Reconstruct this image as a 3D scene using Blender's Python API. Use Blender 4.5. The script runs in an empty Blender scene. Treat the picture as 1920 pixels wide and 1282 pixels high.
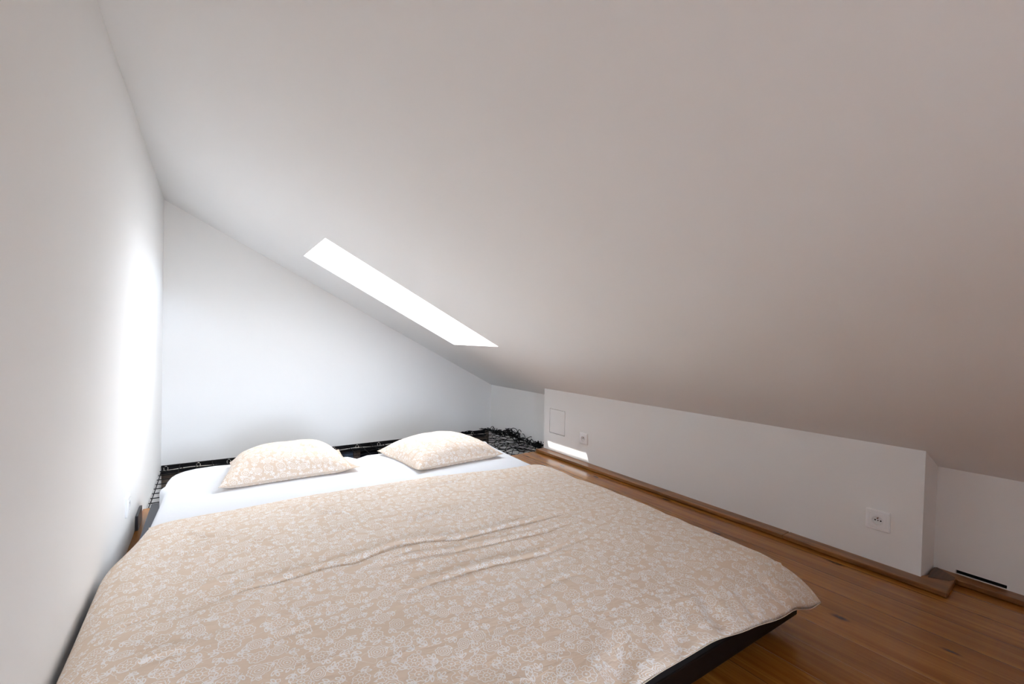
import bpy, bmesh, math, random
import numpy as np
from mathutils import Vector, Matrix

random.seed(7)
rng = np.random.default_rng(7)
SC = bpy.context.scene
COL = SC.collection

# ------------------------------------------------------------------ room figures (metres, floor top at z = 0, camera above origin)
CAMZ = 0.9206
SL = 0.523                      # fall of the roof slope per metre of x
XK = 2.31                       # low knee wall plane
XO = 2.4646                     # outer wall plane
XL = -0.2778                    # left wall plane
YB = 4.0865                     # end wall plane
YR = -2.6                       # wall behind the camera
ZK = -0.4081 + CAMZ             # slope height on the knee wall
YK0, YK1 = 2.9734, 0.5755       # far and near end of the knee wall
FE = 2.968                      # edge of the loft floor
def ceil_z(x): return ZK - SL * (x - XK)
TD = np.array([1, 0, -SL]) / math.hypot(1, SL)     # down the slope
ND = np.array([SL, 0, 1]) / math.hypot(1, SL)      # out of the roof
SHAFT = 0.44                    # depth of the roof window shaft
SX0, SX1 = 0.5206, 1.6419       # roof window, top and bottom edge
SY0, SY1 = 2.6357, 3.3150
WX0, WX1, WZ0, WZ1 = -.22, .42, .42, 1.42   # unseen fill window added opposite the end wall

# ------------------------------------------------------------------ small helpers
class MB:
    """collects geometry and links it as one mesh object"""
    def __init__(s): s.v = []; s.f = []; s.uv = None
    def add(s, vs, fs):
        b = len(s.v); s.v += [tuple(map(float, p)) for p in vs]; s.f += [tuple(b + i for i in f) for f in fs]; return s
    def box(s, x0, x1, y0, y1, z0, z1):
        return s.add([(x0,y0,z0),(x1,y0,z0),(x1,y1,z0),(x0,y1,z0),(x0,y0,z1),(x1,y0,z1),(x1,y1,z1),(x0,y1,z1)],
                     [(0,3,2,1),(4,5,6,7),(0,1,5,4),(1,2,6,5),(2,3,7,6),(3,0,4,7)])
    def quad(s, a, b, c, d): return s.add([a, b, c, d], [(0,1,2,3)])
    def prism(s, poly, z0, z1):
        n = len(poly)
        vs = [(x,y,z0) for x,y in poly] + [(x,y,z1) for x,y in poly]
        fs = [tuple(range(n-1,-1,-1)), tuple(range(n, 2*n))] + [(i,(i+1)%n,n+(i+1)%n,n+i) for i in range(n)]
        return s.add(vs, fs)
    def tube(s, pts, r, n=6, closed=False):
        P = [Vector(p) for p in pts]; m = len(P)
        if m < 2: return s
        up = None; vs = []
        for i in range(m):
            a = P[(i-1) % m] if (closed or i > 0) else P[i]
            b = P[(i+1) % m] if (closed or i < m-1) else P[i]
            t = (b - a)
            if t.length < 1e-9: t = Vector((0,0,1))
            t.normalize()
            if up is None:
                up = Vector((0,0,1)) if abs(t.z) < .9 else Vector((1,0,0))
            up = up - t * up.dot(t)
            if up.length < 1e-6: up = t.orthogonal()
            up.normalize(); sd = t.cross(up)
            rr = r[i] if hasattr(r, '__len__') else r
            for k in range(n):
                w = 2*math.pi*k/n
                vs.append(P[i] + (up*math.cos(w) + sd*math.sin(w))*rr)
        fs = []
        for i in range(m if closed else m-1):
            j = (i+1) % m
            for k in range(n):
                fs.append((i*n+k, i*n+(k+1)%n, j*n+(k+1)%n, j*n+k))
        if not closed:
            fs.append(tuple(range(n-1,-1,-1))); fs.append(tuple((m-1)*n+k for k in range(n)))
        return s.add(vs, fs)
    def build(s, name, mat, parent=None, smooth=False, bevel=0, segs=2, loc=None):
        me = bpy.data.meshes.new(name); me.from_pydata(s.v, [], s.f); me.update()
        if mat: me.materials.append(mat)
        if smooth:
            for p in me.polygons: p.use_smooth = True
        o = bpy.data.objects.new(name, me); COL.objects.link(o)
        if parent: o.parent = parent
        if loc: o.location = loc
        bm = bmesh.new(); bm.from_mesh(me); bmesh.ops.recalc_face_normals(bm, faces=bm.faces); bm.to_mesh(me); bm.free()
        if bevel:
            md = o.modifiers.new('edge', 'BEVEL'); md.width = bevel; md.segments = segs; md.limit_method = 'ANGLE'; md.angle_limit = math.radians(35)
        return o

def empty(name, loc=(0,0,0)):
    o = bpy.data.objects.new(name, None); COL.objects.link(o); o.location = loc; o.empty_display_size = .05
    return o
def tag(o, label=None, cat=None, group=None, kind=None):
    if label: o['label'] = label
    if cat: o['category'] = cat
    if group: o['group'] = group
    if kind: o['kind'] = kind
    return o
def struct(o): o['kind'] = 'structure'; return o
def grid_obj(name, P, UV, mat, parent=None, faces_extra=None):
    """P: (n,m,3) array, UV: (n,m,2)"""
    n, m = P.shape[:2]
    idx = np.arange(n*m).reshape(n, m)
    F = np.stack([idx[:-1,:-1], idx[1:,:-1], idx[1:,1:], idx[:-1,1:]], -1).reshape(-1,4)
    return mesh_uv(name, P.reshape(-1,3), F, UV.reshape(-1,2), mat, parent)
def mesh_uv(name, V, F, UV, mat, parent=None):
    me = bpy.data.meshes.new(name); me.from_pydata(V.tolist(), [], F.tolist()); me.update()
    ul = me.uv_layers.new(name='cloth')
    li = np.zeros(len(me.loops), dtype=np.int32); me.loops.foreach_get('vertex_index', li)
    ul.data.foreach_set('uv', np.ascontiguousarray(UV[li]).astype(np.float32).ravel())
    me.polygons.foreach_set('use_smooth', np.ones(len(me.polygons), dtype=bool))
    me.materials.append(mat)
    o = bpy.data.objects.new(name, me); COL.objects.link(o)
    if parent: o.parent = parent
    return o
def smooth01(t): t = np.clip(t, 0, 1); return t*t*(3-2*t)
def vnoise(x, y, seed=0):
    """smooth value noise on arrays"""
    r = np.random.default_rng(seed); T = r.random((64,64))
    xi = np.floor(x).astype(int); yi = np.floor(y).astype(int); fx = smooth01(x-xi); fy = smooth01(y-yi)
    g = lambda a,b: T[a % 64, b % 64]
    return (g(xi,yi)*(1-fx)+g(xi+1,yi)*fx)*(1-fy)+(g(xi,yi+1)*(1-fx)+g(xi+1,yi+1)*fx)*fy - .5

# ------------------------------------------------------------------ node maths
class NT:
    def __init__(s, name):
        s.m = bpy.data.materials.new(name); s.m.use_nodes = True; s.t = s.m.node_tree; s.t.nodes.clear()
        s.out = s.t.nodes.new('ShaderNodeOutputMaterial')
    def n(s, typ, **kw):
        nd = s.t.nodes.new(typ)
        for k, v in kw.items(): setattr(nd, k, v)
        return nd
    def link(s, a, b): s.t.links.new(a.s if isinstance(a, V) else a, b)
    def val(s, x): return x if isinstance(x, V) else x
    def math(s, op, *a):
        nd = s.n('ShaderNodeMath', operation=op)
        for i, x in enumerate(a):
            if isinstance(x, V): s.t.links.new(x.s, nd.inputs[i])
            else: nd.inputs[i].default_value = x
        return V(s, nd.outputs[0])
    def sep(s, sock):
        nd = s.n('ShaderNodeSeparateXYZ'); s.link(sock, nd.inputs[0]); return [V(s, nd.outputs[i]) for i in range(3)]
    def comb(s, x, y, z=0.):
        nd = s.n('ShaderNodeCombineXYZ')
        for i, a in enumerate((x, y, z)):
            if isinstance(a, V): s.t.links.new(a.s, nd.inputs[i])
            else: nd.inputs[i].default_value = a
        return nd.outputs[0]
    def noise(s, vec, scale, detail=2, rough=.5, dist=0, dim='3D'):
        nd = s.n('ShaderNodeTexNoise'); nd.noise_dimensions = dim; s.link(vec, nd.inputs['Vector'])
        nd.inputs['Scale'].default_value = scale; nd.inputs['Detail'].default_value = detail
        nd.inputs['Roughness'].default_value = rough; nd.inputs['Distortion'].default_value = dist
        return V(s, nd.outputs[0])
    def mix(s, f, a, b):
        nd = s.n('ShaderNodeMix', data_type='RGBA')
        for sock, x in ((nd.inputs[0], f), (nd.inputs[6], a), (nd.inputs[7], b)):
            if isinstance(x, V): s.t.links.new(x.s, sock)
            elif isinstance(x, bpy.types.NodeSocket): s.t.links.new(x, sock)
            elif isinstance(x, (int, float)): sock.default_value = x
            else: sock.default_value = (*x, 1)
        return nd.outputs[2]
    def bsdf(s, color, rough=.6, spec=.3, bump=None, bdist=.002, bstr=1., metal=0., sheen=0., coat=0.):
        b = s.n('ShaderNodeBsdfPrincipled')
        for key, x in (('Base Color', color), ('Roughness', rough)):
            if isinstance(x, V): s.t.links.new(x.s, b.inputs[key])
            elif isinstance(x, bpy.types.NodeSocket): s.t.links.new(x, b.inputs[key])
            elif isinstance(x, (int, float)): b.inputs[key].default_value = x
            else: b.inputs[key].default_value = (*x, 1)
        b.inputs['Specular IOR Level'].default_value = spec; b.inputs['Metallic'].default_value = metal
        b.inputs['Sheen Weight'].default_value = sheen; b.inputs['Coat Weight'].default_value = coat
        if bump is not None:
            bp = s.n('ShaderNodeBump'); bp.inputs['Distance'].default_value = bdist; bp.inputs['Strength'].default_value = bstr
            s.link(bump, bp.inputs['Height']); s.t.links.new(bp.outputs[0], b.inputs['Normal'])
        s.t.links.new(b.outputs[0], s.out.inputs[0]); return s.m
class V:
    def __init__(s, t, sock): s.t = t; s.s = sock
    def _o(s, op, b, rev=False): return s.t.math(op, b, s) if rev else s.t.math(op, s, b)
    def __add__(s, b): return s._o('ADD', b)
    def __radd__(s, b): return s._o('ADD', b)
    def __sub__(s, b): return s._o('SUBTRACT', b)
    def __rsub__(s, b): return s._o('SUBTRACT', b, True)
    def __mul__(s, b): return s._o('MULTIPLY', b)
    def __rmul__(s, b): return s._o('MULTIPLY', b)
    def __truediv__(s, b): return s._o('DIVIDE', b)
    def __rtruediv__(s, b): return s._o('DIVIDE', b, True)
    def lt(s, b): return s._o('LESS_THAN', b)
    def gt(s, b): return s._o('GREATER_THAN', b)
    def abs(s): return s.t.math('ABSOLUTE', s)
    def sin(s): return s.t.math('SINE', s)
    def cos(s): return s.t.math('COSINE', s)
    def sqrt(s): return s.t.math('SQRT', s)
    def max(s, b): return s._o('MAXIMUM', b)
    def min(s, b): return s._o('MINIMUM', b)
    def ramp(s, a, b):
        nd = s.t.n('ShaderNodeMapRange'); nd.interpolation_type = 'SMOOTHSTEP'
        s.t.t.links.new(s.s, nd.inputs[0]); nd.inputs[1].default_value = a; nd.inputs[2].default_value = b
        return V(s.t, nd.outputs[0])

def lin(r, g, b):
    f = lambda c: c/12.92 if c <= .04045 else ((c+.055)/1.055)**2.4
    return tuple(f(c/255) for c in (r, g, b))

def m_plain(name, col, rough=.5, spec=.3, metal=0., coat=0.):
    return NT(name).bsdf(col, rough, spec, metal=metal, coat=coat)

def m_plaster(name, col):
    t = NT(name); co = t.n('ShaderNodeTexCoord').outputs['Object']
    n1 = t.noise(co, 55, 4, .6); n2 = t.noise(co, 4, 2)
    c = t.mix(n2, tuple(x*.985 for x in col), col)
    return t.bsdf(c, .85, .15, bump=n1*.6+n2*.8, bdist=.0011, bstr=.35)

def m_planks(name):
    t = NT(name); co = t.n('ShaderNodeTexCoord').outputs['Object']
    x, y, z = t.sep(co)
    W = .1346
    px = (x - 2.073 + 40*W) / W
    idx = t.math('FLOOR', px); fr = px - idx
    wn = t.n('ShaderNodeTexWhiteNoise', noise_dimensions='1D'); t.link(idx, wn.inputs['W']); r = V(t, wn.outputs['Value'])
    off = r * 37.0
    g1 = t.noise(t.comb(x*26, y*1.1 + off, off), 1.0, 5, .6, .6)
    g2 = t.noise(t.comb(x*130, y*2.2 + off, off), 1.0, 3, .6)
    g3 = t.noise(t.comb(x*5, y*3 + off, 3.3), 1.0, 2)
    vo = t.n('ShaderNodeTexVoronoi', voronoi_dimensions='2D', feature='F1'); t.link(t.comb(x*7.5 + off, y*3.1 + off), vo.inputs['Vector']); vo.inputs['Scale'].default_value = 1.0
    kd = V(t, vo.outputs['Distance']); kc = t.n('ShaderNodeSeparateColor'); t.link(vo.outputs['Color'], kc.inputs[0])
    ksel = V(t, kc.outputs[0]).gt(.50); ksz = V(t, kc.outputs[1])*.09 + .08
    kw = t.noise(t.comb(x*60, y*25 + off), 1.0, 2)
    knot = (1.0 - ((kd + (kw - .5)*.08) / ksz).min(1.0)) * ksel
    knot = knot.ramp(0., .75)
    base = t.mix(g1.ramp(.3, .72), lin(144, 88, 28), lin(192, 130, 54))
    base = t.mix(g2.ramp(.35, .7)*.35, base, lin(120, 68, 22))
    base = t.mix(r*.30, base, lin(160, 98, 38))
    base = t.mix(g3.ramp(.4, .7)*.25, base, lin(130, 74, 24))
    base = t.mix(knot*.9, base, lin(62, 28, 12))
    e = fr.min(1.0 - fr) * W
    seam = 1.0 - e.ramp(.0005, .0022)
    lit_gap = r.gt(.52)  # some seams get a pale painted line, as gaps catching light
    base = t.mix(seam * (1.0 - lit_gap) * .7, base, lin(60, 32, 14))
    base = t.mix((fr*W).lt(.0014) * lit_gap * .8, base, lin(206, 160, 116))
    rough = g1*.12 + .11
    return t.bsdf(base, rough, .5, bump=(1.0 - seam)*1.0 + g2*.15, bdist=.0012, bstr=.5)

def m_wood(name, a, b, axis='y', rough=.4):
    t = NT(name); co = t.n('ShaderNodeTexCoord').outputs['Object']
    x, y, z = t.sep(co)
    v = t.comb(x*34, y*2.2, z*34) if axis == 'y' else t.comb(x*2.5, y*34, z*34)
    g = t.noise(v, 1.0, 5, .65, .8); k = t.noise(co, 6, 3, .5)
    c = t.mix(g.ramp(.32, .7), a, b); c = t.mix(k.ramp(.55, .75)*.45, c, tuple(q*.45 for q in a))
    return t.bsdf(c, rough, .5, bump=g, bdist=.001, bstr=.4)

def m_floral(name, sc=1.0, wr=(5., 20.), bstr=.6):
    t = NT(name); uv = t.n('ShaderNodeTexCoord').outputs['UV']
    x, y, _ = t.sep(uv)
    x = x/sc; y = y/sc
    P = t.comb(x, y)
    w = .00105
    def cells(scale, rand, ox=0., oy=0.):
        vo = t.n('ShaderNodeTexVoronoi', voronoi_dimensions='2D', feature='F1'); t.link(t.comb(x + ox, y + oy), vo.inputs['Vector'])
        vo.inputs['Scale'].default_value = scale; vo.inputs['Randomness'].default_value = rand
        cx, cy, _ = t.sep(vo.outputs['Position'])
        cc = t.n('ShaderNodeSeparateColor'); t.link(vo.outputs['Color'], cc.inputs[0])
        r1, r2, r3 = [V(t, cc.outputs[i]) for i in range(3)]
        dx = x + ox - cx; dy = y + oy - cy
        a = r1*6.2832; ca = a.cos(); sa = a.sin()
        return dx*ca + dy*sa, dy*ca - dx*sa, r1, r2, r3
    # blossoms
    lx, ly, r1, r2, r3 = cells(1/.056, .5)
    R = .0165 + r2*.0065
    ex = lx*1.0; ey = ly*(1.0 + r3*.35)
    r = (ex*ex + ey*ey).sqrt(); th = t.math('ARCTAN2', ey, ex)
    pet = (th*4.0).cos().abs()
    out = (r - R*(.84 + .16*pet)).abs().lt(w*1.15)
    ray = ((th*4.0).sin().abs()*r/4.0).lt(w*.75) * r.gt(R*.42) * r.lt(R*.86)
    ring = (r - R*.38).abs().lt(w*.9)
    arc = (r - R*(.60 + .10*pet)).abs().lt(w*.9) * r3.gt(.72)
    seed = r.lt(R*.13)
    fl = out.max(ray * r3.lt(.72)).max(ring).max(arc).max(seed)
    free = r.gt(R*1.04)
    # leaf sprigs
    lx, ly, r1, r2, r3 = cells(1/.030, .8, .013, .4)
    def leaf(px, py, a, b):
        e = ((px*px)/(a*a) + (py*py)/(b*b)).sqrt()
        return ((e - 1.0).abs()*b).lt(w*.95)
    my = ly.abs() - .0048
    qx = lx*.82 + my*.57 - .002; qy = my*.82 - lx*.57
    tw = leaf(qx, qy, .0066, .0028)
    one = leaf(lx - .0095, ly, .0058, .0030)
    stem = ly.abs().lt(w*.6) * lx.gt(-.012) * lx.lt(.0035)
    sp = tw.max(one).max(stem) * free
    # small buds
    lx, ly, r1, r2, r3 = cells(1/.038, .9, .21, .07)
    rr = (lx*lx + ly*ly).sqrt(); tt = t.math('ARCTAN2', ly, lx)
    bud = (rr - .0046*(.72 + .38*(tt*2.5).cos().abs())).abs().lt(w*.85) * r3.gt(.35) * free
    # trailing stems
    wx = t.noise(P, 22, 1, dim='2D'); vine = (wx - .5).abs().lt(.007) * free * t.noise(P, 9, 0, dim='2D').gt(.45)
    mask = fl.max(sp).max(bud).max(vine)
    big = t.noise(P, 3, 2, dim='2D')
    beige = t.mix(big, lin(225, 203, 181), lin(231, 212, 191))
    col = t.mix(mask*.85, beige, lin(250, 247, 244))
    wv = t.noise(t.comb(x*wr[0], y*wr[1]), 1.0, 4, .62, .9, dim='2D')
    wv2 = t.noise(t.comb(x*wr[0]*2.3, y*wr[1]*2.6), 1.0, 3, .6, .6, dim='2D')
    weave = t.noise(P, 1500, 1, dim='2D')
    return t.bsdf(col, .9, .1, bump=wv*1.0 + wv2*.45 + weave*.02, bdist=.006, bstr=bstr, sheen=.15)

def m_sheet(name):
    t = NT(name); co = t.n('ShaderNodeTexCoord').outputs['Object']
    x, y, z = t.sep(co)
    w = t.noise(t.comb(x*3.2, y*6, z*3), 1.0, 4, .6, .8); f = t.noise(co, 700, 1)
    return t.bsdf(lin(228, 231, 236), .85, .12, bump=w + f*.02, bdist=.006, bstr=.45, sheen=.1)

def m_glass(name):
    t = NT(name)
    tr = t.n('ShaderNodeBsdfTransparent'); gl = t.n('ShaderNodeBsdfGlossy'); gl.inputs['Roughness'].default_value = .02
    mx = t.n('ShaderNodeMixShader'); mx.inputs[0].default_value = .05; t.t.links.new(tr.outputs[0], mx.inputs[1]); t.t.links.new(gl.outputs[0], mx.inputs[2])
    t.t.links.new(mx.outputs[0], t.out.inputs[0]); return t.m

M = dict(
    wall=m_plaster('white_plaster', (.885, .882, .875)),
    ceil=m_plaster('ceiling_plaster', (.89, .893, .895)),
    planks=m_planks('oiled_pine_planks'),
    trim=m_wood('stained_board', lin(112, 70, 32), lin(164, 110, 58), rough=.28),
    trim_dark=m_wood('dark_end_grain', lin(74, 48, 30), lin(110, 76, 50), 'x'),
    frame=m_plain('black_brown_frame', lin(22, 13, 10), .5, .2),
    grey_frame=m_plain('charcoal_slats', lin(90, 92, 98), .5, .3),
    sheet=m_sheet('white_cotton_sheet'),
    seam=m_plain('beige_seam', lin(222, 204, 186), .9, .1),
    floral=m_floral('beige_floral_cotton', 1.0, (5., 20.), .75),
    floral_p=m_floral('beige_floral_pillow', .92, (7., 9.), .55),
    white=m_plain('white_plastic', (.93, .93, .94), .35, .5),
    white_in=m_plain('white_plastic_well', (.86, .86, .87), .4, .5),
    hole=m_plain('socket_hole', (.01, .01, .01), .8, .1),
    brass=m_plain('earth_pin', lin(120, 84, 66), .35, .5, metal=.7),
    screw=m_plain('screw_head', lin(120, 116, 114), .4, .5, metal=.6),
    cord=m_plain('black_cord', lin(18, 18, 20), .8, .2),
    steel=m_plain('black_steel', lin(14, 14, 20), .5, .35),
    wire=m_plain('highlit_wire', lin(225, 220, 212), .35, .5, metal=.3),  # pale tone holds the white highlights of a black rope
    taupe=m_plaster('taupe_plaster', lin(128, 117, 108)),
    under=m_plain('dark_underside', lin(120, 112, 106), .8, .2),
    pane=m_plain('blue_grey_pane', lin(96, 118, 146), .2, .5),
    pane_g=m_plain('grey_pane', lin(150, 146, 140), .3, .5),
    pane_d=m_plain('dark_pane', lin(30, 33, 42), .2, .5),
    post=m_plain('brown_post', lin(84, 72, 66), .5, .3),
    slab=m_plain('dark_grey_slab', lin(64, 64, 70), .4, .4),
    sash=m_plain('grey_sash', lin(120, 122, 126), .5, .4),
    glass=m_glass('window_glass'),
)

# ------------------------------------------------------------------ setting
def build_ceiling():
    mb = MB()
    xs = [-.62, SX0, SX1, 2.75]
    ys = [YR - .2, SY0, SY1, YB + .3]
    holes = {(1,1)}
    def pt(x, y, lift): return (x + ND[0]*lift, y, ceil_z(x) + ND[2]*lift)
    vid = {}
    for k, lift in enumerate((0., SHAFT)):
        for i, x in enumerate(xs):
            for j, y in enumerate(ys):
                vid[(i,j,k)] = len(mb.v); mb.v.append(pt(x, y, lift))
    q = lambda *a: mb.f.append(tuple(vid[c] for c in a))
    for i in range(3):
        for j in range(3):
            if (i,j) in holes:
                for (a,b) in (((i,j),(i+1,j)), ((i+1,j),(i+1,j+1)), ((i+1,j+1),(i,j+1)), ((i,j+1),(i,j))):
                    q((*a,0), (*b,0), (*b,1), (*a,1))
            else:
                q((i,j,0),(i+1,j,0),(i+1,j+1,0),(i,j+1,0)); q((i,j,1),(i+1,j,1),(i+1,j+1,1),(i,j+1,1))
    for i in range(3):
        q((i,0,0),(i+1,0,0),(i+1,0,1),(i,0,1)); q((i,3,0),(i+1,3,0),(i+1,3,1),(i,3,1))
    for j in range(3):
        q((0,j,0),(0,j+1,0),(0,j+1,1),(0,j,1)); q((3,j,0),(3,j+1,0),(3,j+1,1),(3,j,1))
    return struct(mb.build('ceiling', M['ceil']))
build_ceiling()

def top(x): return ceil_z(x) + .10
# left wall
struct(MB().box(XL - .2, XL, YR - .2, YB + .2, -2.6, top(XL - .1)).build('wall_left', M['wall']))
# end wall: its foot hangs just under the floor line above the netted void
ZBW = -.034
mb = MB()
xa, xb = XL, XO + .02
pol = [(xa, ZBW), (xb, ZBW), (xb, ceil_z(xb) + .08), (xa, ceil_z(xa) + .08)]
mb.add([(x, YB, z) for x, z in pol] + [(x, YB + .18, z) for x, z in pol], [(0,1,2,3), (7,6,5,4), (0,4,5,1), (1,5,6,2), (2,6,7,3), (3,7,4,0)])
struct(mb.build('wall_back', M['wall']))
# outer wall along the eaves, with a slot left open over the board
mb = MB()
zt = ceil_z(XO) + .08
y0, y1 = YR - .2, YB + .2
s0, s1 = .373, .512
def wq(ya, yb, za, zb, x=XO): mb.quad((x,ya,za), (x,yb,za), (x,yb,zb), (x,ya,zb))
wq(y0, s0, -2.6, zt); wq(s1, y1, -2.6, zt); wq(s0, s1, -2.6, .024); wq(s0, s1, .0385, zt)
xd = XO + .05
mb.quad((XO,s0,.024),(XO,s1,.024),(xd,s1,.024),(xd,s0,.024)); mb.quad((XO,s0,.0385),(XO,s1,.0385),(xd,s1,.0385),(xd,s0,.0385))
mb.quad((XO,s0,.024),(xd,s0,.024),(xd,s0,.0385),(XO,s0,.0385)); mb.quad((XO,s1,.024),(xd,s1,.024),(xd,s1,.0385),(XO,s1,.0385)); wq(s0, s1, .024, .0385, xd)
xx = XO + .2
mb.quad((xx,y0,-2.6),(xx,y1,-2.6),(xx,y1,zt),(xx,y0,zt)); mb.quad((XO,y0,zt),(XO,y1,zt),(xx,y1,zt),(xx,y0,zt))
mb.quad((XO,y0,-2.6),(XO,y1,-2.6),(xx,y1,-2.6),(xx,y0,-2.6))
mb.quad((XO,y0,-2.6),(xx,y0,-2.6),(xx,y0,zt),(XO,y0,zt)); mb.quad((XO,y1,-2.6),(xx,y1,-2.6),(xx,y1,zt),(XO,y1,zt))
struct(mb.build('wall_outer', M['wall']))
# black strip standing in for the shade inside the slot
struct(MB().box(XO + .006, XO + .045, s0 + .002, s1 - .002, .0245, .038).build('slot_shade', M['hole']))
# knee wall with a shallow recess for the access hatch
HY0, HY1, HZ0, HZ1 = 2.709, 2.901, .163, .359
mb = MB()
ZT = ZK + .01
yb_, yt_ = (YK1 + .003, YK1 - .004)
def kq(p): mb.quad(*[(XK, a, b) for a, b in p])
kq([(yb_,0),(HY0,0),(HY0,ZT),(yt_,ZT)]); kq([(HY1,0),(YK0,0),(YK0,ZT),(HY1,ZT)]); kq([(HY0,0),(HY1,0),(HY1,HZ0),(HY0,HZ0)]); kq([(HY0,HZ1),(HY1,HZ1),(HY1,ZT),(HY0,ZT)])
hd = XK + .02
for (a, b) in (((HY0,HZ0),(HY1,HZ0)), ((HY1,HZ0),(HY1,HZ1)), ((HY1,HZ1),(HY0,HZ1)), ((HY0,HZ1),(HY0,HZ0))):
    mb.quad((XK,*a),(XK,*b),(hd,*b),(hd,*a))
mb.quad((hd,HY0,HZ0),(hd,HY1,HZ0),(hd,HY1,HZ1),(hd,HY0,HZ1))
xe = XO
zt2 = ceil_z(xe) + .01
mb.quad((XK,yb_,0),(xe,yb_,0),(xe,yt_,zt2),(XK,yt_,ZT)); mb.quad((XK,YK0,0),(xe,YK0,0),(xe,YK0,zt2),(XK,YK0,ZT))
mb.quad((XK,yt_,ZT),(xe,yt_,zt2),(xe,YK0,zt2),(XK,YK0,ZT)); mb.quad((XK,yb_,0),(xe,yb_,0),(xe,YK0,0),(XK,YK0,0)); mb.quad((xe,yb_,0),(xe,YK0,0),(xe,YK0,zt2),(xe,yt_,zt2))
struct(mb.build('wall_right', M['wall']))
# wall behind the camera, with an upright gable window added for fill light
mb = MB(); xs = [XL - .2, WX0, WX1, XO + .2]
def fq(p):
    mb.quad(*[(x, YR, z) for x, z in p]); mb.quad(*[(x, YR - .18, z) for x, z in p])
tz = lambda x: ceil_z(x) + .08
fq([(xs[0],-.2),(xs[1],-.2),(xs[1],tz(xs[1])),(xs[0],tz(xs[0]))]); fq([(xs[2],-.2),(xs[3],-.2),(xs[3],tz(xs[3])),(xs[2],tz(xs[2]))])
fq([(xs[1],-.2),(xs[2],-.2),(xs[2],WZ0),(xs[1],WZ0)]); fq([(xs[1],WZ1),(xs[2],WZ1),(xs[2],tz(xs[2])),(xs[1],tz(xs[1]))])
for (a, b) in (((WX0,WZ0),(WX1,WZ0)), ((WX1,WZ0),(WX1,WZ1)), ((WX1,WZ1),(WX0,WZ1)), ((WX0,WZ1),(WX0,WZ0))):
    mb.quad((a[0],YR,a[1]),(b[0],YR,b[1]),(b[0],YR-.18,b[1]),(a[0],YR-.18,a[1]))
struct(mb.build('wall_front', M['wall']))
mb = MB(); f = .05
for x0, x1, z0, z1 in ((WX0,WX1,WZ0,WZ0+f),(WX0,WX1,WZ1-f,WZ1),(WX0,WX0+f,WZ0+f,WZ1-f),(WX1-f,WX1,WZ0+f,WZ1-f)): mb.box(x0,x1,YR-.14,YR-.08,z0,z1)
w3 = struct(mb.build('window_fill', M['white'])); MB().box(WX0+f,WX1-f,YR-.115,YR-.109,WZ0+f,WZ1-f).build('pane', M['glass'], w3)
# unseen partition added to keep the gable fill light off the right side
pol = [(.56, 0.), (XO + .02, 0.), (XO + .02, ceil_z(XO + .02) + .06), (.56, ceil_z(.56) + .06)]
mb = MB(); mb.add([(x, -1.20, z) for x, z in pol] + [(x, -1.30, z) for x, z in pol], [(0,1,2,3), (7,6,5,4), (0,4,5,1), (1,5,6,2), (2,6,7,3), (3,7,4,0)])
struct(mb.build('wall_fill_blocker', M['wall']))
# loft floor, ends at the netted void
struct(MB().prism([(XL - .05, YR - .1), (XO + .05, YR - .1), (XO + .05, FE + .012), (2.24, FE + .012), (1.9, FE), (XL - .05, 3.02)], -.20, 0).build('floor', M['planks']))
# room under the net
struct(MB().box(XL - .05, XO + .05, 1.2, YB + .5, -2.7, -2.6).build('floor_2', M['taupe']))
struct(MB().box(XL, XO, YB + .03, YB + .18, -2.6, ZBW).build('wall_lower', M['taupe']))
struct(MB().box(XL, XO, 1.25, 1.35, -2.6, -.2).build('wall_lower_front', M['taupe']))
# glazed panel in the lower wall
wf = MB()
wf.box(.905, 1.20, YB + .005, YB + .03, -.125, -.086)
def pane(x0, x1, z0, z1, m, p): return MB().box(x0, x1, YB + .012, YB + .03, z0, z1).build('pane', m, p)
w2 = struct(MB().box(.55, 1.62, YB + .018, YB + .0305, -.60, -.07).build('window_3', M['pane_d']))
pane(.60, 1.065, -.58, -.086, M['pane'], w2); pane(1.29, 1.40, -.58, -.092, M['pane_g'], w2); pane(1.43, 1.52, -.58, -.105, M['pane_g'], w2)
MB().box(1.068, 1.125, YB + .002, YB + .03, -.60, -.06).build('post', M['post'], w2)

# roof windows: sash, bottom rail and glass at the top of the shaft
def roof_window(name, ya, yb):
    o0 = np.array([SX0, 0, ceil_z(SX0)]); L = (SX1 - SX0) * math.hypot(1, SL)
    def P(t, y, n): p = o0 + TD*t + ND*n; return (p[0], y, p[2])
    def bar(mb, t0, t1, y0, y1, n0, n1):
        mb.add([P(t0,y0,n0),P(t1,y0,n0),P(t1,y1,n0),P(t0,y1,n0),P(t0,y0,n1),P(t1,y0,n1),P(t1,y1,n1),P(t0,y1,n1)],
               [(0,3,2,1),(4,5,6,7),(0,1,5,4),(1,2,6,5),(2,3,7,6),(3,0,4,7)])
    mb = MB(); a, b = SHAFT - .002, SHAFT + .031
    for t0, t1, y0, y1 in ((-.06, .0, ya - .05, yb + .05), (L - .006, L + .06, ya - .05, yb + .05), (0, L, ya - .05, ya + .008), (0, L, yb - .004, yb + .05)):
        bar(mb, t0, t1, y0, y1, a, b)
    fr = struct(mb.build(name, M['sash']))
    g = MB(); bar(g, -.02, L + .02, ya - .02, yb + .02, SHAFT + .012, SHAFT + .018); g.build('pane', M['glass'], fr)
    return fr
roof_window('window_1', SY0, SY1)

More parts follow.
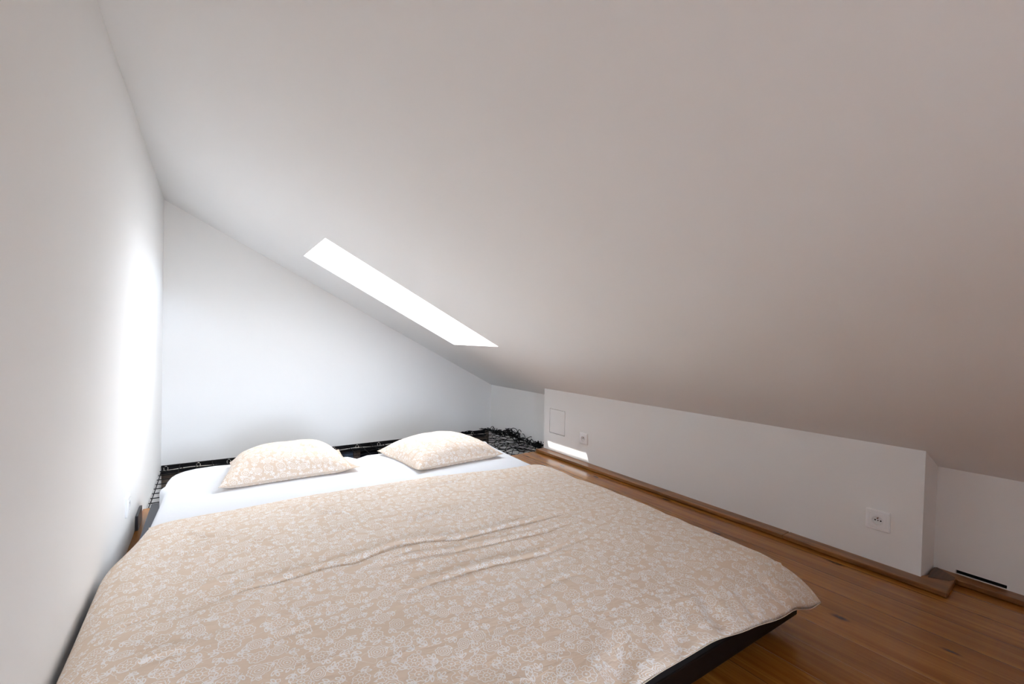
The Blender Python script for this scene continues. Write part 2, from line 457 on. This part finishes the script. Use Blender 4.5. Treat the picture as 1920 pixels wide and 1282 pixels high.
# skirting boards: laid flat along the foot of the wall
def board(name, poly, z0, z1, mat, bev=.003): return struct(MB().prism(poly, z0, z1).build(name, mat, bevel=bev, segs=2))
board('baseboard_right', [(2.247, 1.060), (XK + .02, 1.060), (XK + .02, FE + .004), (2.228, FE + .004)], .003, .0225, M['trim'])
board('baseboard_right_near', [(2.242, .487), (2.417, .500), (2.372, .565), (XK + .02, .5785), (XK + .02, 1.0575), (2.247, 1.0575)], .003, .0225, M['trim'])
board('trim_1', [(2.332, .562), (2.348, .530), (2.366, .506), (2.392, .500), (2.418, .503), (2.463, .566), (2.452, .574), (2.395, .571)], .018, .0245, M['trim_dark'], .001)
board('baseboard_outer', [(2.405, YR + .01), (XO + .02, YR + .01), (XO + .02, .568), (2.452, .566), (2.405, .492)], .003, .0222, M['trim'])

# ------------------------------------------------------------------ access hatch and power sockets
g = .0034
hp = MB().box(XK + .0006, XK + .018, HY0 + g*1.4, HY1 - g, HZ0 + g*1.6, HZ1 - g).build('access_panel', M['wall'])
tag(hp, 'flush white rectangular access panel outlined in the low wall above the sun patch', 'access panel')

def socket(center, ax, label):
    """ax = +1: faces +x (left wall), -1: faces -x (knee wall)"""
    cx, cy, cz = center
    root = tag(empty('power_socket', center), label, 'socket', 'power sockets on the walls')
    def W(u, v, w): return (ax*w, -ax*u if ax > 0 else u, v)
    def slab(h, w0, w1, ch):
        mb = MB(); n = 6; rr = .004
        def ring(hh, w):
            pts = []
            for sx, sy, a0 in ((1,1,0), (-1,1,90), (-1,-1,180), (1,-1,270)):
                for k in range(n+1):
                    a = math.radians(a0 + 90*k/n); pts.append(W(sx*(hh-rr) + rr*math.cos(a), sy*(hh-rr) + rr*math.sin(a), w))
            return pts
        rs = [ring(h, w0), ring(h, w1 - ch*.5), ring(h - ch*.6, w1 - ch*.1), ring(h - .0115, w1), ring(h - .0125, w1 - .0012), ring(.0275, w1 - .0012)]
        m = len(rs[0])
        vs = sum(rs, []); fs = [tuple(range(m))]
        for i in range(len(rs)-1):
            for k in range(m): fs.append((i*m+k, i*m+(k+1)%m, (i+1)*m+(k+1)%m, (i+1)*m+k))
        return mb.add(vs, fs)
    slab(.0412, 0., .0095, .006).build('cover_plate', M['white'], root)
    # insert with a round well
    mb = MB(); N = 40; h = .0282; R = .0198; wf_, wb_ = .0102, .0088
    sq = []; ci = []; cb = []
    for k in range(N):
        a = 2*math.pi*k/N; c, s = math.cos(a), math.sin(a); q = h/max(abs(c), abs(s))
        sq.append((c*q, s*q)); ci.append((c*R, s*R)); cb.append((c*(R-.0012), s*(R-.0012)))
    vs = [W(u,v,.0085) for u,v in sq] + [W(u,v,wf_) for u,v in sq] + [W(u,v,wf_) for u,v in ci]
    fs = []
    for k in range(N):
        j = (k+1) % N; fs += [(k,j,N+j,N+k), (N+k,N+j,2*N+j,2*N+k)]
    ins = mb.add(vs, fs).build('insert', M['white'], root)
    wl = MB(); dp = .0093
    vs = [W(u,v,wf_+.0012) for u,v in ci] + [W(u*.93,v*.93,wf_+.0012) for u,v in ci] + [W(u*.86,v*.86,wf_-.0082) for u,v in ci] + [W(u,v,wf_-.0002) for u,v in ci]
    fs = []
    for k in range(N):
        j = (k+1) % N; fs += [(3*N+k,3*N+j,j,k), (k,j,N+j,N+k), (N+k,N+j,2*N+j,2*N+k)]
    fs.append(tuple(2*N+k for k in range(N)))
    well = wl.add(vs, fs).build('well', M['white_in'], ins, smooth=False)
    zb = wf_ - .0080
    def disc(u, v, r, w0, w1, nm, mat, par):
        n = 14; vs = [W(u+r*math.cos(2*math.pi*k/n), v+r*math.sin(2*math.pi*k/n), w) for w in (w0, w1) for k in range(n)]
        fs = [tuple(range(n)), tuple(range(n,2*n))] + [(k,(k+1)%n,n+(k+1)%n,n+k) for k in range(n)]
        return MB().add(vs, fs).build(nm, mat, par)
    disc(-.0095, -.001, .0028, zb, zb + .0006, 'contact_hole', M['hole'], ins); disc(.0095, -.001, .0028, zb, zb + .0006, 'contact_hole', M['hole'], ins)
    disc(0, -.001, .0026, zb, zb + .0008, 'screw', M['screw'], ins)
    disc(0, .0095, .0024, zb, zb + .0085, 'earth_pin', M['brass'], ins)
    return root
socket((XK, .7165, .196), -1, 'white power socket at the near end of the low wall, above the dark skirting board')
socket((XK, 2.491, .190), -1, 'small far white power socket on the low wall beside the bright sun patch')
socket((XL, 2.430, .205), 1, 'white power socket on the left wall close to the head of the bed')

# thin slab on edge between the left wall and the bed
tag(MB().add([(-.2765,2.70,.0),(-.2765,2.85,.0),(-.2765,2.855,.070),(-.2765,2.705,.066),(-.2655,2.70,.0),(-.2655,2.85,.0),(-.2665,2.855,.070),(-.2665,2.705,.066)],
    [(0,1,2,3),(4,5,6,7),(0,1,5,4),(1,2,6,5),(2,3,7,6),(3,0,4,7)]).build('slab', M['slab'], bevel=.0015),
    'thin dark grey slab standing on edge between the left wall and the bed', 'slab')

# ------------------------------------------------------------------ bed
BX0, BX1, BY0, BY1 = -.222, 1.578, .694, 2.74
bed = tag(empty('bed_frame', (.67, 1.74, 0)), 'low black platform bed frame under the floral duvet', 'bed')
bl = (-.67, -1.74, 0)
def part(nm, mat, *b, bev=.003): return MB().box(*b).build(nm, mat, bed, bevel=bev, loc=bl)
part('footboard', M['frame'], BX0, BX1, BY0, BY0 + .03, .052, .110)
part('side_rail', M['frame'], BX1 - .03, BX1, BY0 + .03, BY1, .052, .110)
part('side_rail', M['grey_frame'], BX0, BX0 + .045, BY0 + .03, BY1, .052, .104)
part('head_rail', M['grey_frame'], BX0 + .045, BX1 - .03, BY1 - .03, BY1, .052, .104)
for k in range(13):
    y = BY0 + .10 + k*.158
    part('slat', M['frame'], BX0 + .045, BX1 - .03, y, y + .07, .070, .088, bev=0)
for x in (BX0 + .16, BX1 - .22):
    for y in (BY0 + .14, BY1 - .20): part('foot', M['frame'], x, x + .06, y, y + .06, 0., .052)
MATT_Z = .088
outline = [(-.186,.735),(1.548,.735),(1.552,1.2),(1.556,2.15),(1.566,2.35),(1.582,2.55),(1.604,2.69),(1.620,2.725),(1.618,2.748),(1.592,2.763),(1.45,2.766),(1.2,2.766),(.95,2.772),(.80,2.778),(.742,2.772),(.70,2.800),(.60,2.826),(.45,2.862),(.30,2.90),(.15,2.94),(.03,2.958),(-.06,2.945),(-.11,2.915),(-.14,2.875),(-.157,2.83),(-.166,2.76),(-.170,2.680),(-.184,2.640),(-.182,2.605),(-.165,2.56),(-.168,2.40),(-.182,2.1),(-.186,1.6)]
def densify(poly, step=.035):
    out = []
    n = len(poly)
    for i in range(n):
        a = np.array(poly[i]); b = np.array(poly[(i+1) % n]); k = max(1, int(np.linalg.norm(b-a)/step))
        for j in range(k): out.append(tuple(a + (b-a)*j/k))
    return out
pts = densify(outline)
cen = np.array([.68, 1.75])
mb = MB(); rings = []
A = np.array(pts); n = len(A)
# offset inwards along vertex normals, rounded shoulder; heights dip a little where the two mattresses meet
def offset(A, d):
    nx = np.roll(A, -1, 0) - np.roll(A, 1, 0); nn = np.stack([-nx[:,1], nx[:,0]], 1); nn /= np.linalg.norm(nn, axis=1)[:,None]
    return A + nn*d
prof = [(.010, MATT_Z), (.0, .105), (.0, .180), (.003, .190), (.009, .1965), (.020, .2), (.045, .2005)]
vs = []
for d, z in prof:
    O = offset(A, d)
    dip = .012*np.exp(-((O[:,0]-.742)/.03)**2) * (O[:,1] > 2.6) * smooth01((z-.1)/.08)
    vs += [(p[0], p[1], z - dp) for p, dp in zip(O, dip)]
fs = []
for i in range(len(prof)-1):
    for k in range(n): fs.append((i*n+k, i*n+(k+1)%n, (i+1)*n+(k+1)%n, (i+1)*n+k))
O = A
for q in (.86, .4):
    vs += [(*(cen + (p - cen)*q), .2005) for p in O]
m_ = len(prof) + 1
for i in (m_-2, m_-1):
    for k in range(n): fs.append((i*n+k, i*n+(k+1)%n, (i+1)*n+(k+1)%n, (i+1)*n+k))
vs.append((*cen, .2005)); top_i = len(vs)-1
for k in range(n): fs.append((m_*n+k, m_*n+(k+1)%n, top_i))
fs.append(tuple(range(n)))
mt = mb.add(vs, fs).build('mattress', M['sheet'], smooth=True)
tag(mt, 'mattress in a smooth white fitted sheet between the duvet and the net', 'mattress')

# duvet -------------------------------------------------------------
CRE = {
 'A': [(-.02,1.362),(.111,1.383),(.20,1.386),(.274,1.390),(.372,1.379),(.491,1.403),(.586,1.394),(.7,1.357),(.847,1.362),(1.002,1.357),(1.176,1.355),(1.316,1.364)],
 'B': [(.38,1.332),(.55,1.305),(.689,1.282),(.823,1.277),(1.001,1.269),(1.278,1.294)],
 'C': [(.40,1.157),(.552,1.154),(.722,1.157),(.899,1.137),(1.16,1.173)],
 'D': [(.353,1.813),(.435,1.758)], 'E': [(.60,1.575),(.694,1.583),(.873,1.596)], 'F': [(.33,1.60),(.366,1.613),(.508,1.655)],
 'G': [(.336,1.979),(.345,1.88),(.362,1.801),(.425,1.757)], 'H': [(-.063,1.889),(-.004,1.815),(.057,1.792)],
 'I': [(.007,1.604),(.097,1.632),(.196,1.637)], 'J': [(-.034,1.44),(.063,1.454),(.219,1.433)],
 'K': [(-.196,1.36),(-.124,1.373),(-.061,1.374)], 'L': [(.118,1.133),(.231,1.141)], 'M': [(-.13,1.182),(-.019,1.178)],
 'P': [(-.2,1.75),(-.05,1.70),(.15,1.71)], 'Q': [(1.0,1.72),(1.2,1.735),(1.33,1.75)], 'S': [(.70,1.90),(.95,1.905),(1.1,1.93)],
}
_r = random.Random(12)
for _k in range(34):
    _x = _r.uniform(-.15, 1.3); _y = _r.uniform(.95, 2.0); _l = _r.uniform(.08, .26); _t = _r.uniform(-.12, .25)
    CRE['w%d' % _k] = [(_x, _y), (_x + _l*.5, _y + _l*.5*_t + _r.uniform(-.008, .008)), (_x + _l, _y + _l*_t)]
AMP = {'A': .016, 'B': .011, 'C': .011, 'D': .008, 'E': .009, 'F': .008, 'G': .007, 'H': .008}
# broad drapes over the foot of the bed
DRAPE = [((.70,.63),(.84,.76),.030,.020), ((.88,.62),(1.02,.74),.022,.014), ((1.06,.62),(1.16,.76),.024,.016), ((1.22,.62),(1.28,.74),.020,.012), ((.50,.62),(.60,.80),.030,.014), ((1.40,.62),(1.38,.75),.02,.012)]
def seg_dist(X, Y, a, b):
    ax, ay = a; bx, by = b; dx, dy = bx-ax, by-ay; L2 = dx*dx + dy*dy
    t = np.clip(((X-ax)*dx + (Y-ay)*dy)/L2, 0, 1); px, py = X-(ax+t*dx), Y-(ay+t*dy)
    d = np.hypot(px, py); sgn = np.sign(dx*(Y-ay) - dy*(X-ax))
    return d, sgn, t
DX0, DX1, DY0, DY1 = -.262, 1.580, .632, 2.112
nx, ny = 270, 220
def duvet():
    # cloth parameters packed towards the hems
    def pack(n):
        s = np.linspace(-1, 1, n); s = np.sign(s)*(1-(1-np.abs(s))**1.25); return (s+1)/2
    a = pack(nx)[:,None]*np.ones((1,ny)); b = np.ones((nx,1))*pack(ny)[None,:]
    # hem outline: x limits vary with y, y limits with x
    yy = DY0 + (DY1-DY0)*b; xx = DX0 + (DX1-DX0)*a
    xr = 1.578 + .014*vnoise(yy*4.1, yy*0+1.5, 3) + .012*np.exp(-((yy-1.92)/.12)**2) - .03*smooth01((yy-1.98)/.14)
    xl = -.262 + .008*vnoise(yy*4.7, yy*0+4.5, 4) + .085*smooth01((yy-1.74)/.36)**1.3
    yh = 2.108 + .018*vnoise(xx*3.3, xx*0+2.2, 5) - .065*smooth01((xx-.55)/.9) - .012*smooth01((.15-xx)/.3)
    yf = .636 + .016*vnoise(xx*7, xx*0+8.2, 6) + .0*xx
    # the corner at the foot is drawn out into a tip
    corner = np.exp(-(((a-1)/.05)**2 + (b/.06)**2))
    X = xl + (xr-xl)*a + .028*corner; Y = yf + (yh-yf)*b + .004*corner
    dr = (xr-xl)*(1-a); dl = (xr-xl)*a; dh = (yh-yf)*(1-b); df = (yh-yf)*b
    edge = lambda d, w: np.sqrt(np.clip(1-(1-np.clip(d/w,0,1))**2, 0, 1))
    top = .238 + .016*vnoise(X*2.2+3, Y*2.6, 11) + .007*vnoise(X*5+1, Y*7, 12) + .004*vnoise(X*11, Y*19, 13)
    top += .012*np.exp(-((Y-1.6)/.3)**2 - ((X-.6)/.6)**2) - .012*smooth01((1.0-Y)/.35)
    for k, pl in CRE.items():
        amp = AMP.get(k, .006); best = np.full(X.shape, 9.); sg = np.zeros(X.shape); fade = np.ones(X.shape)
        tot = len(pl)-1
        for i in range(tot):
            d, s, t = seg_dist(X, Y, pl[i], pl[i+1]); m = d < best
            best = np.where(m, d, best); sg = np.where(m, s, sg); fade = np.where(m, np.sin(np.pi*np.clip((i+t)/tot, .0, 1.))**.6, fade)
        sd = best*sg
        top += (.95 if k[0] != 'w' else .5)*amp*fade*(.75*np.exp(-((sd-.014)/.013)**2) - .55*np.exp(-((sd+.005)/.0065)**2) + .30*np.exp(-((sd+.032)/.02)**2))
    for pa, pb, w, amp in DRAPE:
        d, s, t = seg_dist(X, Y, pa, pb)
        top -= 1.5*amp*(np.exp(-(d/w)**2) - .45*np.exp(-((d-1.8*w)/w)**2))*smooth01((1-t)*1.4)
    # hem heights
    ze_f = .196 - .062*smooth01((X-1.00)/.42) - .026*smooth01((X-1.42)/.14) + .008*vnoise(X*9, X*0+.3, 21)
    ze_r = .150 - .038*smooth01((.85-Y)/.25) + .010*vnoise(Y*8, Y*0+.7, 22)
    ze_l = .165 + .046*smooth01((Y-1.85)/.2); ze_h = .2075 + 0*X
    ef, er, el, eh = edge(df, .16), edge(dr, .085), edge(dl, .10), edge(dh, .075)
    wsum = 1e-6
    wts = [1/(d+.004)**2 for d in (df, dr, dl, dh)]; ws = sum(wts)
    ze = (wts[0]*ze_f + wts[1]*ze_r + wts[2]*ze_l + wts[3]*ze_h)/ws
    prof = ef*er*el*eh
    Z = ze + (top-ze)*prof
    Z -= .004*np.exp(-((dh-.02)/.012)**2)
    # keep it above the sheet
    inside = (X > -.19) & (X < 1.555) & (Y > .735)
    Z = np.where(inside, np.maximum(Z, .2065), Z)
    top_P = np.stack([X, Y, Z], -1)
    dmin = np.minimum(np.minimum(df, dr), np.minimum(dl, dh))
    Zb = np.where(inside, np.minimum(Z - .004, .2035), Z - .016*smooth01(dmin/.03))
    Zb = np.where((a == 0) | (a == 1) | (b == 0) | (b == 1), Z, Zb)
    Zb = np.where(inside & (Zb < .2025), .2025, Zb); Zb = np.where((a == 0) | (a == 1) | (b == 0) | (b == 1), Z, Zb)
    bot_P = np.stack([X, Y, Zb], -1)
    # cloth length coordinates so the print runs over the folds
    U = np.zeros_like(X); U[1:] = np.cumsum(np.linalg.norm(np.diff(top_P, axis=0), axis=2), 0)
    Vv = np.zeros_like(X); Vv[:,1:] = np.cumsum(np.linalg.norm(np.diff(top_P, axis=1), axis=2), 1)
    U = U + (X[:1]); UV = np.stack([U, Vv + .63], -1)
    idx = np.arange(nx*ny).reshape(nx, ny)
    F = np.stack([idx[:-1,:-1], idx[1:,:-1], idx[1:,1:], idx[:-1,1:]], -1).reshape(-1,4)
    border = np.zeros((nx,ny), bool); border[0]=border[-1]=True; border[:,0]=border[:,-1]=True
    bid = np.where(border, idx, 0); k = nx*ny; inner = ~border
    bid[inner] = k + np.arange(inner.sum())
    Fb = np.stack([bid[:-1,:-1], bid[:-1,1:], bid[1:,1:], bid[1:,:-1]], -1).reshape(-1,4)
    Vt = np.concatenate([top_P.reshape(-1,3), bot_P[inner]]); UVt = np.concatenate([UV.reshape(-1,2), UV[inner]])
    o = mesh_uv('duvet', Vt, np.concatenate([F, Fb]), UVt, M['floral'])
    hem = np.concatenate([top_P[:,0], top_P[-1,1:], top_P[::-1,-1][1:], top_P[0,::-1][1:-1]])[::2]
    mb = MB(); mb.tube([tuple(p) for p in hem], .0013, 5, closed=True)
    h = mb.build('seam', M['seam'], o, smooth=True)
    return o
tag(duvet(), 'beige duvet printed with white line-drawn flowers, spread over the bed', 'duvet')

# pillows -------------------------------------------------------------
def pillow(label, loc, rotz, W, D, T, tilt=(0,0), seed=0, flange=.0, pinch=.05, wr=(), hem_up=.02, shear=0.):
    n, m = 90, 70
    a = np.linspace(-1, 1, n); b = np.linspace(-1, 1, m)
    a = np.sign(a)*(1-(1-np.abs(a))**1.35); b = np.sign(b)*(1-(1-np.abs(b))**1.35)
    A_, B_ = np.meshgrid(a, b, indexing='ij')
    X = A_*W/2*(1 - pinch*(1-B_**2)**.8*(np.abs(A_)**3)); Y = B_*D/2*(1 - pinch*1.1*(1-A_**2)**.8*(np.abs(B_)**3))
    X = X + shear*(B_+1)/2*(1-A_)/2 + .006*vnoise(A_*2+5, B_*3, seed+1); Y = Y + .010*vnoise(A_*3, B_*2+3, seed+2)
    af = np.clip((A_+1)/(2-flange)*2-1, -1, 1)
    body = np.clip(1-np.abs(af)**2.8, 0, 1)**.55 * np.clip(1-np.abs(B_)**2.6, 0, 1)**.50
    up = T*body*(1 + .10*vnoise(A_*2.2+9, B_*2.2, seed+3)) + .006*vnoise(A_*6, B_*7, seed+4)*body
    for (ax, ay, bx, by, amp, w) in wr:
        d, s, t = seg_dist(A_*W/2, B_*D/2, (ax,ay), (bx,by)); up -= amp*np.exp(-(d/w)**2)*np.sin(np.pi*np.clip(t,.03,.97))**.5*body**.5
    hemz = .010 + .012*np.clip(np.abs(A_)*np.abs(B_), 0, 1)**3 + hem_up*np.clip((1-A_**2), 0, 1)*.4
    Zt = hemz + up; Zb = np.maximum(hemz - .05*body, .0012); Zb = np.minimum(Zb, Zt)
    edge = (np.abs(A_) >= .9999) | (np.abs(B_) >= .9999)
    Zb = np.where(edge, Zt, Zb)
    Pt = np.stack([X, Y, Zt], -1); Pb = np.stack([X, Y, Zb], -1)
    U = np.zeros_like(X); U[1:] = np.cumsum(np.linalg.norm(np.diff(Pt, axis=0), axis=2), 0)
    Vv = np.zeros_like(X); Vv[:,1:] = np.cumsum(np.linalg.norm(np.diff(Pt, axis=1), axis=2), 1)
    UV = np.stack([U + seed*1.7, Vv + seed], -1)
    UVb = np.stack([U + seed*1.7 + 3, Vv + seed + 5], -1)
    idx = np.arange(n*m).reshape(n, m); F = np.stack([idx[:-1,:-1], idx[1:,:-1], idx[1:,1:], idx[:-1,1:]], -1).reshape(-1,4)
    idb = np.where(edge, idx, 0); inner = ~edge; idb[inner] = n*m + np.arange(inner.sum())
    Fb = np.stack([idb[:-1,:-1], idb[:-1,1:], idb[1:,1:], idb[1:,:-1]], -1).reshape(-1,4)
    Vt = np.concatenate([Pt.reshape(-1,3), Pb[inner]]); UVt = np.concatenate([UV.reshape(-1,2), UVb[inner]])
    o = mesh_uv('pillow', Vt, np.concatenate([F, Fb]), UVt, M['floral_p'])
    hem = np.concatenate([Pt[:,0], Pt[-1,1:], Pt[::-1,-1][1:], Pt[0,::-1][1:-1]])
    MB().tube([tuple(p) for p in hem], .0013, 5, closed=True).build('seam', M['seam'], o, smooth=True)
    o.location = loc; o.rotation_euler = (tilt[0], tilt[1], rotz)
    tag(o, label, 'pillow', 'floral pillows')
    return o
pillow('plump floral pillow at the left, nearer the tall white wall', (.352, 2.665, .2015), math.radians(1.5), .64, .44, .128, seed=3, flange=.13, shear=.075, wr=((.02,-.02,.12,-.10,.018,.016), (-.2,-.14,-.28,-.17,.008,.02)))
pillow('flatter floral pillow at the right, nearer the bunched black net', (1.180, 2.525, .2015), math.radians(5), .57, .50, .110, seed=8, shear=-.02, flange=.0, pinch=.10, wr=((-.16,-.05,-.14,-.18,.012,.014), (-.05,-.04,-.10,-.19,.010,.014), (.05,-.06,.02,-.17,.009,.014)))

# ------------------------------------------------------------------ safety net over the void
beam = tag(empty('steel_beam', (1.06, YB + .01, -.06)), 'black steel beam under the foot of the white end wall', 'beam')
MB().box(XL, 2.405, YB + .010, YB + .029, -.100, ZBW - .001).build('web', M['steel'], beam, loc=(-1.06, -YB - .01, .06))
MB().box(XL, 2.405, YB - .018, YB + .010, -.092, -.078).build('flange', M['steel'], beam, loc=(-1.06, -YB - .01, .06))
for k in range(14):
    x = -.25 + .192*k
    pts = [(x + .012*math.cos(w), YB - .006, -.058 + .017*math.sin(w)) for w in np.linspace(0, 2*math.pi, 14, endpoint=False)]
    MB().tube(pts, .0022, 5, closed=True).build('eye_hook', M['wire'], beam, smooth=True, loc=(-1.06, -YB - .01, .06))

net = tag(empty('safety_net', (1.06, 3.5, -.03)), 'black knotted safety net stretched over the opening behind the bed head', 'net')
nl = (-1.06, -3.5, .03)
MB().tube([(x, YB - .020 - .004*math.sin(x*9), -.066 - .004*math.sin(x*16.4)) for x in np.linspace(XL + .01, 2.39, 90)], .0030, 6).build('wire_rope', M['wire'], net, smooth=True, loc=nl)
def netpos(x, y):
    """slack on the right-hand side"""
    k = smooth01((x - 1.45)/.5)
    dx = k*(.045*math.sin(y*16 + x*6) + .012*math.sin(y*41)); dy = k*(.038*math.sin(x*18 + 1.3) + .010*math.sin(x*43 + y*7))
    z = -.030 - .012*math.sin(max(0, min(1, (y-3.0)/1.06))*math.pi) + k*.012*math.sin(x*17)*math.cos(y*15)
    yy = min(max(y + dy, FE + .03), YB - .022)
    return (min(x + dx, 2.44), yy, z)
mb = MB()
for k in range(11):
    y = 3.025 + .0995*k
    mb.tube([netpos(x, y) for x in np.linspace(XL + .004, 2.42, 100)], .0028, 5)
for k in range(28):
    x = -.265 + .0975*k
    mb.tube([netpos(x, y) for y in np.linspace(FE + .02, YB - .02, 44)], .0028, 5)
    # short lashing up to the rope
for k in range(28):
    x = -.265 + .0975*k
    p = netpos(x, YB - .02); mb.tube([(p[0], p[1] - .01, p[2] - .003), (p[0] + .012, YB - .022, -.05), (p[0] + .018, YB - .022, -.068)], .0022, 5)
mb.build('netting', M['cord'], net, smooth=True, loc=nl)
# second, folded-over layer on the right
mb = MB()
r = random.Random(4)
def fold(u, v):
    x = 1.70 + .72*u + .05*math.sin(v*9 + 1); y = 3.0 + 1.0*v*(1 - .15*u)
    x += .05*math.sin(y*19 + x*7); y += .05*math.sin(x*21)
    return (min(x, 2.44), min(max(y, FE + .03), YB - .05), -.018 + .010*math.sin(x*31 + y*13))
for k in range(6):
    u = k/5; mb.tube([fold(u + .05*math.sin(v*7), v) for v in np.linspace(0, 1, 50)], .0028, 5)
for k in range(6):
    v = k/5*.5; mb.tube([fold(u, v + .04*math.sin(u*11 + k)) for u in np.linspace(0, 1, 40)], .0028, 5)
mb.build('folded_netting', M['cord'], net, smooth=True, loc=nl)
# bunched edge along the eaves wall
mb = MB()
def dens(y): return .22 + .95*math.exp(-((y-3.54)/.17)**2) + .25*math.exp(-((y-3.1)/.15)**2)
for i in range(170):
    y = r.uniform(3.0, 4.03)
    d = min(1., dens(y))
    if r.random() > d: continue
    cx = 2.425 - abs(r.gauss(0, .035))*(.5 + d); cz = -.02 + r.random()*.075*d
    R = r.uniform(.010, .026); tl = r.uniform(0, 6.28); n = 12; arc = r.uniform(3.2, 6.0); a0 = r.uniform(0, 6.28)
    ax = Vector((r.gauss(0,1), r.gauss(0,1), r.gauss(0,.7))).normalized(); e1 = ax.orthogonal().normalized(); e2 = ax.cross(e1)
    pts = []
    for k in range(n):
        w = a0 + arc*k/(n-1); q = Vector((cx, y, cz)) + e1*(R*math.cos(w)) + e2*(R*1.3*math.sin(w)) + ax*(.02*(k/n-.5))
        pts.append((min(q.x, XO - .006), min(max(q.y, FE + .02), YB - .03), max(q.z, -.035)))
    mb.tube(pts, .0030, 5)
for j in range(6):
    ph = j*1.1
    mb.tube([(2.395 + .03*math.sin(y*17 + ph) - .012*j, y, -.012 + .018*dens(y)*(1 + math.sin(y*23 + ph*2))) for y in np.linspace(2.995, 4.04, 90)], .0034, 5)
mb.build('bunched_edge', M['cord'], net, smooth=True, loc=nl)

# ------------------------------------------------------------------ daylight
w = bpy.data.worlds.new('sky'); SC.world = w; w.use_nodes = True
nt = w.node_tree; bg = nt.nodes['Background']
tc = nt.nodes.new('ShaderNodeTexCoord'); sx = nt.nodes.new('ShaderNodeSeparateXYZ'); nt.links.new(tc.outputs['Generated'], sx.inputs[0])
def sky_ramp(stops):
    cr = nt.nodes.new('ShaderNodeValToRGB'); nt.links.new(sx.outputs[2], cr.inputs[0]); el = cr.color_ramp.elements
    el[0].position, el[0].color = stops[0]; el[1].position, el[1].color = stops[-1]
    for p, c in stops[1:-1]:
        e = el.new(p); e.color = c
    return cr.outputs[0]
# hazy sky, grey roofs below the horizon; a low bright band is added on the gable side to feed the fill window
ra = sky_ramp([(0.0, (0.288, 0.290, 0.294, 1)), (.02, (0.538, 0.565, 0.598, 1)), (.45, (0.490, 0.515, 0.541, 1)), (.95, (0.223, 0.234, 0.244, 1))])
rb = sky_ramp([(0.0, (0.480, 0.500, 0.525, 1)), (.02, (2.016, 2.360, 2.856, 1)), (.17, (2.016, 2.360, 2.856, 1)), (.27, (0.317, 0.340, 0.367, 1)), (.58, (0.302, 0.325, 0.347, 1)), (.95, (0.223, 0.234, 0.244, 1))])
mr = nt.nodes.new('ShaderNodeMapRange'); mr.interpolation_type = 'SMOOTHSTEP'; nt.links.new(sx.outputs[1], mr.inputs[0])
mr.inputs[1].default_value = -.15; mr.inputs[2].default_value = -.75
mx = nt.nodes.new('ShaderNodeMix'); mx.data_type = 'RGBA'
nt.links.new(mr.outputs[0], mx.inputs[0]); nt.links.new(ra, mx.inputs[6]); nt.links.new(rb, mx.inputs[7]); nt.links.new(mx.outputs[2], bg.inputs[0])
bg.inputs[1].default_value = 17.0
sd = Vector((1.0, -.26, -1.16)).normalized()
sun = bpy.data.lights.new('sun', 'SUN'); sun.energy = 3.6; sun.angle = math.radians(.53); sun.color = (1.0, .97, .93)
so = bpy.data.objects.new('sun', sun); COL.objects.link(so); so.rotation_euler = sd.to_track_quat('-Z', 'Y').to_euler(); so.location = (-2, 4, 4)
def portal(c, x, z, sx, sy):
    li = bpy.data.lights.new('portal', 'AREA'); li.shape = 'RECTANGLE'; li.size = sx; li.size_y = sy; li.cycles.is_portal = True
    o = bpy.data.objects.new('portal', li); COL.objects.link(o); y = z.cross(x)
    o.matrix_world = Matrix(((x.x, y.x, z.x, c[0]), (x.y, y.y, z.y, c[1]), (x.z, y.z, z.z, c[2]), (0,0,0,1)))
L_ = (SX1-SX0)*math.hypot(1, SL); c_ = np.array([SX0, (SY0+SY1)/2, ceil_z(SX0)]) + TD*L_/2 + ND*(SHAFT + .009)
portal(c_, Vector(TD), Vector(ND), L_, SY1 - SY0)
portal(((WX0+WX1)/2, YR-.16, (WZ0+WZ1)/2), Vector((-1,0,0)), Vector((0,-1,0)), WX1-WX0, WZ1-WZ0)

# ------------------------------------------------------------------ camera
yaw, pit, rol = map(math.radians, (33.6304, -.4608, .9984))
fw = Vector((math.sin(yaw)*math.cos(pit), math.cos(yaw)*math.cos(pit), math.sin(pit)))
rt = Vector((math.cos(yaw), -math.sin(yaw), 0)); up = rt.cross(fw)
r2 = rt*math.cos(rol) + up*math.sin(rol); u2 = -rt*math.sin(rol) + up*math.cos(rol)
cam = bpy.data.cameras.new('camera'); cam.lens = 16.0; cam.sensor_width = 36.0; cam.clip_start = .02
co = bpy.data.objects.new('camera', cam); COL.objects.link(co)
co.matrix_world = Matrix(((r2.x, u2.x, -fw.x, 0), (r2.y, u2.y, -fw.y, 0), (r2.z, u2.z, -fw.z, CAMZ), (0,0,0,1)))
SC.camera = co

vs = SC.view_settings
vs.view_transform = 'Standard'; vs.look = 'None'; vs.gamma = 1.0; vs.use_curve_mapping = False; vs.exposure = 1.09
cy = SC.cycles
cy.max_bounces = 14; cy.diffuse_bounces = 12; cy.glossy_bounces = 4; cy.transparent_max_bounces = 8
cy.use_denoising = True; cy.sample_clamp_indirect = 10.0
